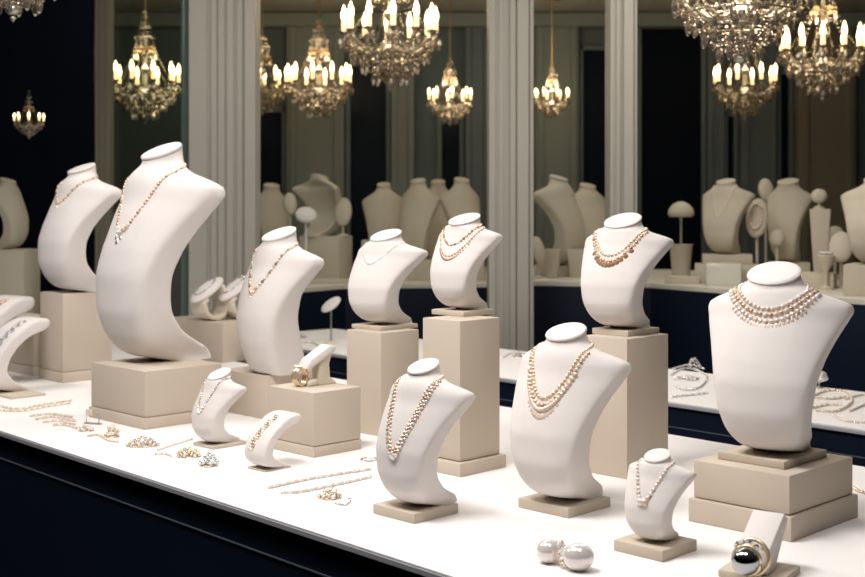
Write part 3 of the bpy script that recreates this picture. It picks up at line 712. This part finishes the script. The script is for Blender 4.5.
brooch('flower_ring', 'gold flower ring lying below the two bead strands', 'ring', 330, 498, .016, .014, 22, ('champagne', 'rose', 'diamond'), group=J, up=.008)
lay('thin_chain', 'thin silver chain curling from the gold flower ring', 'chain', [(335, 504), (344, 506), (350, 502), (348, 498)], .002, 'silver', group=J)
root = thing('plain_ring', 'thin plain ring lying left of the centre bust', 'ring', P(369, 460))
bm = bmesh.new(); bm_tube(bm, [(.016 * math.cos(t), .016 * math.sin(t), .0016) for t in [2 * PI * i / 32 for i in range(32)]], .0016, 6, True); link('band', mesh(bm, 'band', M['silver'], True), root)
link('stone', BALL['diamond'], root, loc=(.0, -.016, .005), scale=.0045)
lay('gold_bracelet', 'gold bracelet end at the right edge of the table', 'bracelet', [(853, 489), (860, 493), (868, 495)], .0030, ('gold', 'pearl'), group=J)

# ================================================================== JEWELLERY ON THE SECOND COUNTER
K = 'loose jewellery on the narrow counter'
def ring_dish(label, px, ybase, ytop, z, w, group=None, deg=-45):
    c = P(px, ybase, z); h = ZAT(ytop, c.y) - z
    root = thing('pad_stand', label, 'pad stand', c, math.radians(deg), group)
    bm = bmesh.new(); bm_lathe(bm, [(0, 0), (w * .75, 0), (w * .75, .004), (w * .5, .008), (0, .009)], 24); link('foot', mesh(bm, 'foot', M['ivory'], True, 40), root)
    bm = bmesh.new(); bm_lathe(bm, [(.0035, .008), (.0028, h * .5), (.004, h - .02)], 10); link('stem', mesh(bm, 'stem', M['metalstem'], True, 40), root)
    bm = bmesh.new(); bm_ell(bm, (0, 0, h - .02), (w * .8, w * 1.05, .012), 24, 12, Matrix.Rotation(math.radians(35), 3, 'X')); link('pad', mesh(bm, 'pad', M['linen'], True), root)
ring_dish('little stand with a tilted white pad on the narrow counter', 331, 343, 299, TZ, .042)
brooch('loose_brooch', 'small brooch on the narrow counter beside the tilted pad stand', 'brooch', 300, 338, .018, .012, 10, ('silver', 'tarnish'), group=K)
lay('loose_chain', 'fine chain at the left end of the narrow counter', 'chain', [(296, 345), (310, 343), (318, 346)], .003, 'silver', group=K)
lay('loose_bracelet', 'bracelet on the narrow counter left of the triple row bust', 'bracelet', [(503, 358), (515, 353), (528, 356), (532, 362), (520, 364)], .0034, ('diamond', 'pearl'), group=K)
brooch('loose_gem', 'single stone brooch on the narrow counter beside the middle pillar', 'brooch', 518, 357, .013, .010, 12, ('tarnish', 'diamond'), group=K)
lay('loose_necklace', 'looped necklace on the narrow counter beside the plain pedestal', 'necklace', [[(671, 376), (682, 370), (696, 371), (707, 378), (700, 388), (684, 391), (674, 386)], [(673, 370), (690, 366), (704, 370)], [(672, 398), (690, 396), (708, 394)]], .0034, ('diamond', 'whitepearl', 'silver'), group=K)
brooch('loose_cluster', 'cluster brooch inside the looped necklace on the narrow counter', 'brooch', 686, 380, .028, .018, 24, ('diamond', 'silver'), group=K)
brooch('star_brooch', 'star like brooch standing at the back of the narrow counter', 'brooch', 694, 369, .016, .010, 12, ('diamond', 'whitepearl'), group=K, up=.02)
lay('tangled_necklace', 'tangled gold necklace on the narrow counter right of the big bust', 'necklace', [[(806, 404), (822, 393), (842, 392), (852, 402), (838, 412), (816, 412)], [(812, 398), (828, 400), (846, 398)], [(808, 410), (826, 406), (842, 406)]], .0036, ('gold', 'champagne', 'diamond'), group=K)
lay('pale_necklace', 'pale necklace curving along the right edge of the narrow counter', 'necklace', [[(832, 416), (846, 422), (868, 424)], [(850, 412), (868, 404)], [(846, 400), (860, 396), (872, 396)]], .0034, ('pearl', 'diamond'), group=K)
gs = P(819, 388); root = thing('gem_stand', 'faceted clear gem on a short stem at the back of the narrow counter', 'gem stand', gs)
bm = bmesh.new(); bm_lathe(bm, [(.010, 0), (.010, .002), (.0022, .004), (.0022, .020)], 12); link('stem', mesh(bm, 'stem', M['metalstem'], True, 40), root)
bm = bmesh.new(); bm_lathe(bm, [(0, 0), (.019, .014), (.021, .020), (.012, .032), (0, .032)], 6); link('gem', mesh(bm, 'gem', M['diamond']), root, loc=(0, 0, .014), rot=(.25, .15, .4))

# ================================================================== FAR DISPLAYS
FAR = 'cream displays on the far counters'
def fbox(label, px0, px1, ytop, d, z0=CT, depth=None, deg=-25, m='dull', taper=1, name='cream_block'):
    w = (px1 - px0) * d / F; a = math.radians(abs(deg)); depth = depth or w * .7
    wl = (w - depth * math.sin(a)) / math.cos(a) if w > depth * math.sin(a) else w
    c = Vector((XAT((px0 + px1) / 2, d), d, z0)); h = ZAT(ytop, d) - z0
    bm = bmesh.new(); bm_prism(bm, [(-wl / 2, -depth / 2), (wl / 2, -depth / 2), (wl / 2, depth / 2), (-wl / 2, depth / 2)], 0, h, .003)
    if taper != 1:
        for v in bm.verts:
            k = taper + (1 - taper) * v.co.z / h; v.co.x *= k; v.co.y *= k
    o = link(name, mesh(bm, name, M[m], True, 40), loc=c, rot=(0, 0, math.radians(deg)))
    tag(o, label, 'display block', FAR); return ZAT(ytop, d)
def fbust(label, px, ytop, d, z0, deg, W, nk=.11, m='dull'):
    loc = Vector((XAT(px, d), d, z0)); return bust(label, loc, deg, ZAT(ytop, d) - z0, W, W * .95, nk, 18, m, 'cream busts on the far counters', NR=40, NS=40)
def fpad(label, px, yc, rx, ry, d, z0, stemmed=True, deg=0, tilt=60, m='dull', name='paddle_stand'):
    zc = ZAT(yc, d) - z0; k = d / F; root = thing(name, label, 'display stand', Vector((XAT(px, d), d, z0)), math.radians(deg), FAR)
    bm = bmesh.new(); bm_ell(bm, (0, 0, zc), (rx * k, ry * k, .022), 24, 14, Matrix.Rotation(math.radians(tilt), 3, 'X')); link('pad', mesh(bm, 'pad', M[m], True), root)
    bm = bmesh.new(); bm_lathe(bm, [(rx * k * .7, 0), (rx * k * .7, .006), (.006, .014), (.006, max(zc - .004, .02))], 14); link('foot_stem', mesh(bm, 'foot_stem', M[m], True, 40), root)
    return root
# right hand counter
fbox('wide low cream slab under the cream bust right of the narrow pillar', 692, 762, 264, 5.02, depth=.16, deg=-12)
zt_ = fbox('cream block directly under the cream bust right of the narrow pillar', 700, 754, 254, 5.06, ZAT(264, 5.02), depth=.13, deg=-12)
fbox('frosted box in front of the cream slab at right', 705, 742, 263, 4.86, depth=.07, deg=-12, m='acrylic', name='frosted_box')
bF1 = fbust('cream bust with a draped necklace, right of the mushroom ring stand', 727, 180, 5.06, zt_, -36, 1.10, .12)
necklace('pale necklace falling down the cream bust behind the big bust', bF1, [dict(w=.15, zt=0.880, zb=.50, e=1.50, r=.005, mat=('pearl', 'whitepearl'), part='bead')], group='necklaces on the far busts')
# mushroom stand
ml = Vector((XAT(681, 5.15), 5.15, CT)); root = thing('mushroom_stand', 'mushroom shaped ring stand on a conical cup, before the black panel', 'ring stand', ml, 0, FAR)
bm = bmesh.new(); bm_lathe(bm, [(.030, 0), (.030, .006), (.036, .02), (.046, .145), (.05, .15), (0, .15)], 20); link('cup', mesh(bm, 'cup', M['dull'], True, 40), root)
bm = bmesh.new(); bm_lathe(bm, [(.006, .14), (.005, .24), (.007, ZAT(217, 5.15) - CT)], 10); link('stem', mesh(bm, 'stem', M['metalstem'], True, 40), root)
bm = bmesh.new(); zc = ZAT(215, 5.15) - CT; bm_lathe(bm, [(0, zc - .004), (.045, zc - .008), (.054, zc + .004), (.050, zc + .024), (.034, zc + .044), (.014, zc + .054), (0, zc + .056)], 24); link('cap', mesh(bm, 'cap', M['dull'], True), root)
for i, (a_, b_) in enumerate(((656, 668), (700, 716))): pass
fbox('low cream tray before the mushroom stand', 664, 700, 276, 4.98, depth=.07, deg=-10)
fpad('leaf shaped bracelet paddle leaning beside the cream bust at right', 757, 218, 11, 21, 5.1, CT, deg=-25, tilt=70)
lay_ = thing('paddle_bracelet', 'pale bracelet on the leaf shaped paddle', 'bracelet', Vector((XAT(757, 5.1), 5.1, CT)), math.radians(-25))
for i in range(18):
    t = 2 * PI * i / 18; zc = ZAT(218, 5.1) - CT; k = 5.1 / F
    v = Matrix.Rotation(math.radians(70), 3, 'X') @ Vector((6 * k * math.cos(t), 13 * k * math.sin(t), .0235)); link('bead', BALL['pearl'], lay_, loc=v + Vector((0, 0, zc)), scale=.006)
fpad('tall oval paddle standing behind the bracelet paddle', 766, 190, 8, 12, 5.4, CT, deg=10, tilt=75)
zb_ = fbox('cream block under the second cream bust at right', 766, 812, 262, 5.3, depth=.14, deg=-14)
bF2 = fbust('second cream bust at right, between the bracelet paddle and the tapered stand', 789, 180, 5.3, zb_, -36, .86, .12)
zt2 = fbox('tapered cream stand right of the second cream bust', 808, 833, 209, 5.0, depth=.07, deg=-20, taper=.55, name='tapered_stand')
fpad('round ring dish on top of the tapered cream stand', 819, 196, 8, 8, 5.0, zt2, deg=-20, tilt=55)
fpad('oval cream paddle left of the bust at the right edge', 841, 247, 12, 17, 4.7, CT, deg=-25, tilt=65)
fpad('small round pad low behind the tapered stand', 835, 235, 9, 10, 5.3, CT, deg=-20, tilt=60)
fpad('low round pad before the second cream bust', 777, 238, 8, 9, 5.15, CT, deg=-20, tilt=65)
# ring cup
rc = Vector((XAT(826, 4.62), 4.62, CT)); root = thing('ring_cup', 'little pale goblet holding a stone ring, near the right edge', 'ring cup', rc, 0, FAR)
bm = bmesh.new(); bm_lathe(bm, [(.028, 0), (.028, .005), (.010, .014), (.009, .07), (.030, .10), (.034, .125), (.026, .128), (0, .11)], 18); link('cup', mesh(bm, 'cup', M['dull'], True, 40), root)
for i in range(6): link('stone', GEM['diamond'], root, loc=(.018 * math.cos(i * 1.05), .018 * math.sin(i * 1.05), .134), scale=.011)
fbox('wide cream step at the right end of the far counter', 760, 836, 272, 4.72, depth=.10, deg=-25)
ze_ = fbox('cream block under the bust at the right edge', 838, 905, 264, 4.35, depth=.20, deg=-28)
bF3 = fbust('cropped cream bust at the right edge of the picture', 876, 178, 4.35, ze_, -30, 1.25, .12)
# middle opening
zm_ = fbox('cream block under the arched bust in the middle opening', 536, 578, 265, 5.5, depth=.14, deg=15)
bF4 = fbust('cream bust facing away to the right, between the two moulded pillars', 556, 176, 5.5, zm_, 52, 1.02, .10)
bF5 = fbust('smaller tilted cream bust behind the one between the moulded pillars', 586, 184, 6.0, CT, 30, .95, .09)
fbox('tapered cream cube low between the moulded pillars', 543, 562, 249, 5.35, depth=.06, deg=-15, taper=.65, name='tapered_stand')
fbox('second low cream cube, nearer the narrow moulded pillar', 566, 592, 249, 5.4, depth=.06, deg=-15, taper=.7, name='tapered_stand')
fpad('looped bracelet paddle beside the middle pillar', 538, 250, 7, 15, 5.3, CT, deg=20, tilt=65)
# left opening
bF6 = fbust('leftmost cream bust in the left opening', 271, 184, 6.3, CTL, 25, .66, .085)
bl7 = fbox('tall cream pedestal under the turned bust in the left opening', 300, 352, 236, 5.95, CTL, depth=.16, deg=-20)
bF7 = fbust('big cream bust turned away, on the tall pedestal in the left opening', 318, 176, 5.95, bl7, 150, 1.35, .15)
fbox('low cream step before the tall pedestal in the left opening', 300, 352, 279, 5.62, CTL, depth=.09, deg=-4)
fpad('oval paddle left of the turned bust', 290, 204, 7, 12, 5.9, CTL, deg=15, tilt=70)
fpad('white oval dish leaning before the turned bust', 306, 215, 11, 10, 5.72, CTL, deg=15, tilt=50, m='linen')
fpad('round pad with a pale bangle, right of the turned bust', 343, 212, 9, 15, 5.92, bl7, deg=-10, tilt=75)
bF8 = fbust('frontal cream bust with square shoulders in the left opening', 384, 183, 6.3, CTL, 0, .74, .07)
fbox('low cream box at the foot of the frontal bust', 362, 404, 240, 6.0, CTL, depth=.10, deg=0)
bF9 = fbust('cream bust left of the trio beside the middle pillar', 419, 179, 6.1, CTL, -25, .66, .075)
bF10 = fbust('rear cream bust in the trio beside the middle pillar', 438, 180, 6.8, CTL, 0, .60, .075)
bF11 = fbust('cream bust right of the trio, nearest the middle pillar', 461, 178, 6.1, CTL, 25, .66, .075)
fbox('long low cream step before the trio of cream busts', 408, 484, 260, 5.82, CTL, depth=.09, deg=0)
fbox('small low cream block near the middle pillar, behind the two strand bust', 440, 470, 277, 5.7, CTL, depth=.04, deg=-6)
# far left
zs_ = fbox('dull grey cream pedestal at the far left edge', -20, 36, 249, 4.95, TZ, depth=.14, deg=-8)
bF12 = fbust('curled cream bust on the pedestal at the far left edge', 6, 179, 4.95, zs_, 70, .95, .11)
bm = bmesh.new(); bm_ell(bm, (0, 0, 0), (.017, .017, .017))
# ================================================================== CHANDELIERS
def cm(name, build, m, smooth=True, angle=None):
    bm = bmesh.new(); build(bm); return mesh(bm, name, m, smooth, angle)
CUP = cm('candle_cup', lambda b: bm_lathe(b, [(0, -.06), (.04, -.05), (.05, -.01), (.13, .03), (.14, .045), (.06, .04), (.055, .07), (0, .07)], 12), M['crystal'], True, 40)
CANDLE = cm('candle', lambda b: bm_lathe(b, [(.052, .06), (.052, .30), (.04, .31), (0, .31)], 10), M['candle'], True, 40)
FLAME = cm('flame', lambda b: bm_lathe(b, [(0, .29), (.045, .32), (.062, .40), (.05, .50), (.02, .60), (0, .65)], 10), M['flame'])
ARM = cm('arm', lambda b: bm_tube(b, [(.10 + .90 * t, 0, -.12 - .34 * math.sin(PI * t ** .8) * (1 - .2 * t) + .08 * t) for t in [i / 12 for i in range(13)]], .028, 8), M['crystalglass'])
STEM = cm('stem', lambda b: bm_lathe(b, [(0, -.55), (.10, -.5), (.22, -.38), (.25, -.28), (.16, -.18), (.08, -.1), (.11, 0), (.07, .1), (.06, .3), (.13, .38), (.15, .46), (.06, .56), (.05, .8), (.12, .9), (.10, 1.0), (.05, 1.1), (.05, 1.35), (.1, 1.42), (.03, 1.5), (.02, 1.7)], 14), M['crystalglass'], True, 40)
CROWN = cm('crown', lambda b: (bm_tube(b, [(.34 * math.cos(t), .34 * math.sin(t), 1.02) for t in [2 * PI * i / 20 for i in range(20)]], .03, 6, True), [bm_tube(b, [(.05 * math.cos(t), .05 * math.sin(t), 1.1), (.2 * math.cos(t), .2 * math.sin(t), 1.14), (.34 * math.cos(t), .34 * math.sin(t), 1.02)], .02, 6) for t in [2 * PI * i / 6 for i in range(6)]]), M['brass'])
HOOPM = cm('drop_hoop', lambda b: bm_tube(b, [(math.cos(t), math.sin(t), 0) for t in [2 * PI * i / 28 for i in range(28)]], .022, 6, True), M['crystal'])
CDROP = cm('crystal_drop', lambda b: (bm_lathe(b, [(0, 0), (.022, -.03), (0, -.06)], 6), bm_lathe(b, [(0, -.06), (.035, -.12), (.055, -.20), (.035, -.28), (0, -.31)], 6)), M['crystal'], False)
CBALL = cm('pendant_ball', lambda b: (bm_ell(b, (0, 0, -1.04), (.12, .12, .10), 14, 10), bm_lathe(b, [(0, -1.13), (.05, -1.17), (0, -1.24)], 8), bm_lathe(b, [(.03, -.5), (.05, -.7), (.025, -.96)], 8)), M['crystalglass'])
def swag(b, R, z, n, sag, r, k=7):
    for i in range(n):
        a0, a1 = 2 * PI * i / n, 2 * PI * (i + 1) / n
        for j in range(k):
            t = j / k; a = a0 + (a1 - a0) * t; zz = z - sag * 4 * t * (1 - t)
            g = bmesh.ops.create_icosphere(b, subdivisions=1, radius=r)
            bmesh.ops.translate(b, verts=g['verts'], vec=(R * math.cos(a), R * math.sin(a), zz))
def strings(b, R0, z0, R1, z1, n, k, r):
    for i in range(n):
        a = 2 * PI * (i + .5) / n
        for j in range(k):
            t = j / (k - 1); R = R0 + (R1 - R0) * t; zz = z0 + (z1 - z0) * t - .12 * math.sin(PI * t)
            g = bmesh.ops.create_icosphere(b, subdivisions=1, radius=r)
            bmesh.ops.translate(b, verts=g['verts'], vec=(R * math.cos(a), R * math.sin(a), zz))
SWAG = cm('crystal_swag', lambda b: (swag(b, .96, -.02, 10, .17, .022), strings(b, .34, 1.0, .9, .02, 12, 12, .020), strings(b, .06, 2.2, .34, 1.03, 8, 10, .022), strings(b, .16, 1.75, .30, 1.4, 10, 3, .03)), M['crystal'], False)
BASKET = cm('crystal_basket', lambda b: (strings(b, .92, -.28, .12, -1.0, 24, 10, .027), strings(b, .60, -.22, .10, -.8, 16, 8, .026), strings(b, .98, -.08, .85, -.5, 20, 4, .03)), M['crystal'], False)
CHG = 'lit crystal chandeliers'
def chandelier(label, px, yc, d, Rpx, n=10, drops=3, rot=0, light=6, full=True, cable=True):
    R = Rpx * d / F; z = ZAT(yc, d); loc = Vector((XAT(px, d), d, z))
    root = thing('chandelier', label, 'chandelier', loc, rot, CHG)
    for nm, me in (('stem', STEM), ('crown', CROWN), ('crystal_swag', SWAG), ('crystal_basket', BASKET), ('pendant_ball', CBALL)):
        o = link(nm, me, root, scale=R)
        if nm in ('crystal_swag', 'crystal_basket'): o['kind'] = 'stuff'
    for i in range(n):
        a = 2 * PI * i / n; c, s = math.cos(a), math.sin(a)
        link('arm', ARM, root, scale=R, rot=(0, 0, a))
        for nm, me in (('candle_cup', CUP), ('candle', CANDLE), ('flame', FLAME)):
            link(nm, me, root, loc=(R * c, R * s, 0), scale=R)
        for k in range(min(drops, 3)):
            b = a + (k - 1) * .10; rr = R * (1.0 + .08 * (k % 2))
            link('crystal_drop', CDROP, root, loc=(rr * math.cos(b), rr * math.sin(b), R * (.02 if k % 2 else -.02)), scale=R * (1.15 if k % 2 else .9))
    for rr, zz, k in ((.84, -.30, 16), (.60, -.52, 12), (.36, -.76, 8)):
        link('drop_hoop', HOOPM, root, loc=(0, 0, zz * R), scale=(rr * R, rr * R, R))
        if drops > 1:
            for i in range(k):
                a = 2 * PI * i / k; link('crystal_drop', CDROP, root, loc=(rr * R * math.cos(a), rr * R * math.sin(a), (zz - .01) * R), scale=R * 1.1)
    for i in range(8):
        a = 2 * PI * i / 8; link('crystal_drop', CDROP, root, loc=(.34 * R * math.cos(a), .34 * R * math.sin(a), 1.0 * R), scale=R * .9)
    top = CH - z
    if cable and top > 1.6 * R:
        bm = bmesh.new(); bm_tube(bm, [(0, 0, 1.65 * R), (0, 0, top - .005)], .006, 6); bm_lathe(bm, [(.04, top - .03), (.05, top - .004), (0, top - .004)], 14); link('hanging_rod', mesh(bm, 'hanging_rod', M['brass'], True, 40), root)
    if light:
        l = bpy.data.lights.new('candle_light', 'POINT'); l.energy = light; l.color = (1, .78, .52); l.shadow_soft_size = R * .5
        lo = bpy.data.objects.new('candle_light', l); COL.objects.link(lo); lo.location = loc + Vector((0, 0, R * .9))
    return root
chandelier('largest sharp chandelier at the top centre, left of the middle pillar', 390, 35, 5.75, 46, 12, 3, .1, 7)
chandelier('hazy chandelier left of the top centre one, with a tall crown', 319, 84, 7.0, 31, 10, 2, .2, 5)
chandelier('chandelier half hidden behind the wide grey pillar', 262, 84, 7.2, 26, 10, 2, .35, 0)
chandelier('small chandelier low at the right of the top centre one', 450, 101, 6.9, 21, 8, 2, .1, 4)
chandelier('small chandelier between the two moulded pillars', 552, 99, 7.3, 17, 8, 2, .2, 4)
chandelier('chandelier behind the glass partition at left', 145, 84, 6.6, 33, 10, 2, .15, 5)
chandelier('broad warm chandelier at the right edge', 823, 52, 5.7, 40, 12, 3, .22, 7)
chandelier('faint chandelier with only a few candles showing, at right behind the nearest crystals', 745, 84, 7.1, 30, 8, 2, .3, 4)
chandelier('nearest chandelier at top right, only its hanging crystals showing', 741, -6, 3.6, 62, 12, 3, .05, 6)
chandelier('chandelier at the top left corner, only its bottom ball and drops showing', 13, -64, 3.4, 70, 12, 3, .1, 0)
chandelier('tiny dim chandelier standing in for a reflection in the black panel at far left', 29, 122, 5.45, 14, 8, 1, .3, 0, cable=False)  # small solid copy added in place of a chandelier mirrored in the panel

# ceiling spotlight near the far wall
root = thing('ceiling_downlight', 'small lit downlight on the ceiling between the moulded pillars', 'ceiling light', (XAT(592, 7.2), 7.2, CH))
bm = bmesh.new(); bm_lathe(bm, [(.05, 0), (.055, -.012), (.04, -.016), (.036, -.004), (0, -.004)], 20); link('trim_ring', mesh(bm, 'trim_ring', M['pil'], True, 40), root)
bm = bmesh.new(); bm_lathe(bm, [(0, -.006), (.034, -.006), (.03, -.012), (0, -.014)], 20); link('lens', mesh(bm, 'lens', M['lampglow'], True), root)

# ================================================================== LIGHTS
def area(name, loc, target, w, h, e, col):
    l = bpy.data.lights.new(name, 'AREA'); l.shape = 'RECTANGLE'; l.size = w; l.size_y = h; l.energy = e; l.color = col
    o = bpy.data.objects.new(name, l); COL.objects.link(o); o.location = loc
    o.rotation_euler = (Vector(target) - Vector(loc)).to_track_quat('-Z', 'Y').to_euler(); return o
area('table_spots', (-.45, 1.75, 2.56), (.0, 2.15, .9), .7, .5, 37, (1, .955, .92))
area('table_spots', (-1.55, 2.7, 2.56), (-1.0, 3.1, .9), .7, .5, 20, (1, .955, .92))
area('table_spots', (.35, 1.25, 2.56), (.5, 1.7, .9), .5, .4, 8.5, (1, .955, .92))
area('counter_spots', (.4, 3.6, 2.57), (.35, 3.7, .9), 2.4, .25, 22, (1, .95, .9))
area('hall_lamps', (0, 5.3, 2.59), (0, 5.6, .9), 3.5, .5, 10, (.97, 1, .90))
w = bpy.data.worlds.new('shop_air'); SC.world = w; w.use_nodes = True
w.node_tree.nodes['Background'].inputs['Color'].default_value = (.5, .55, .6, 1); w.node_tree.nodes['Background'].inputs['Strength'].default_value = .02

# ================================================================== CAMERA
cd = bpy.data.cameras.new('camera'); cam = bpy.data.objects.new('camera', cd); COL.objects.link(cam); SC.camera = cam
cam.location = (0, 0, CZ); cam.rotation_euler = (PI / 2, 0, 0)
cd.sensor_width = 36; cd.lens = F / 865 * 36; cd.shift_y = -(288.5 - HY) / 865; cd.clip_start = .05
cd.dof.use_dof = True; cd.dof.focus_distance = 2.15; cd.dof.aperture_fstop = 7.0
vs = SC.view_settings; vs.view_transform = 'Standard'; vs.look = 'None'; vs.exposure = 0; vs.gamma = 1
try: vs.use_curve_mapping = False
except Exception: pass
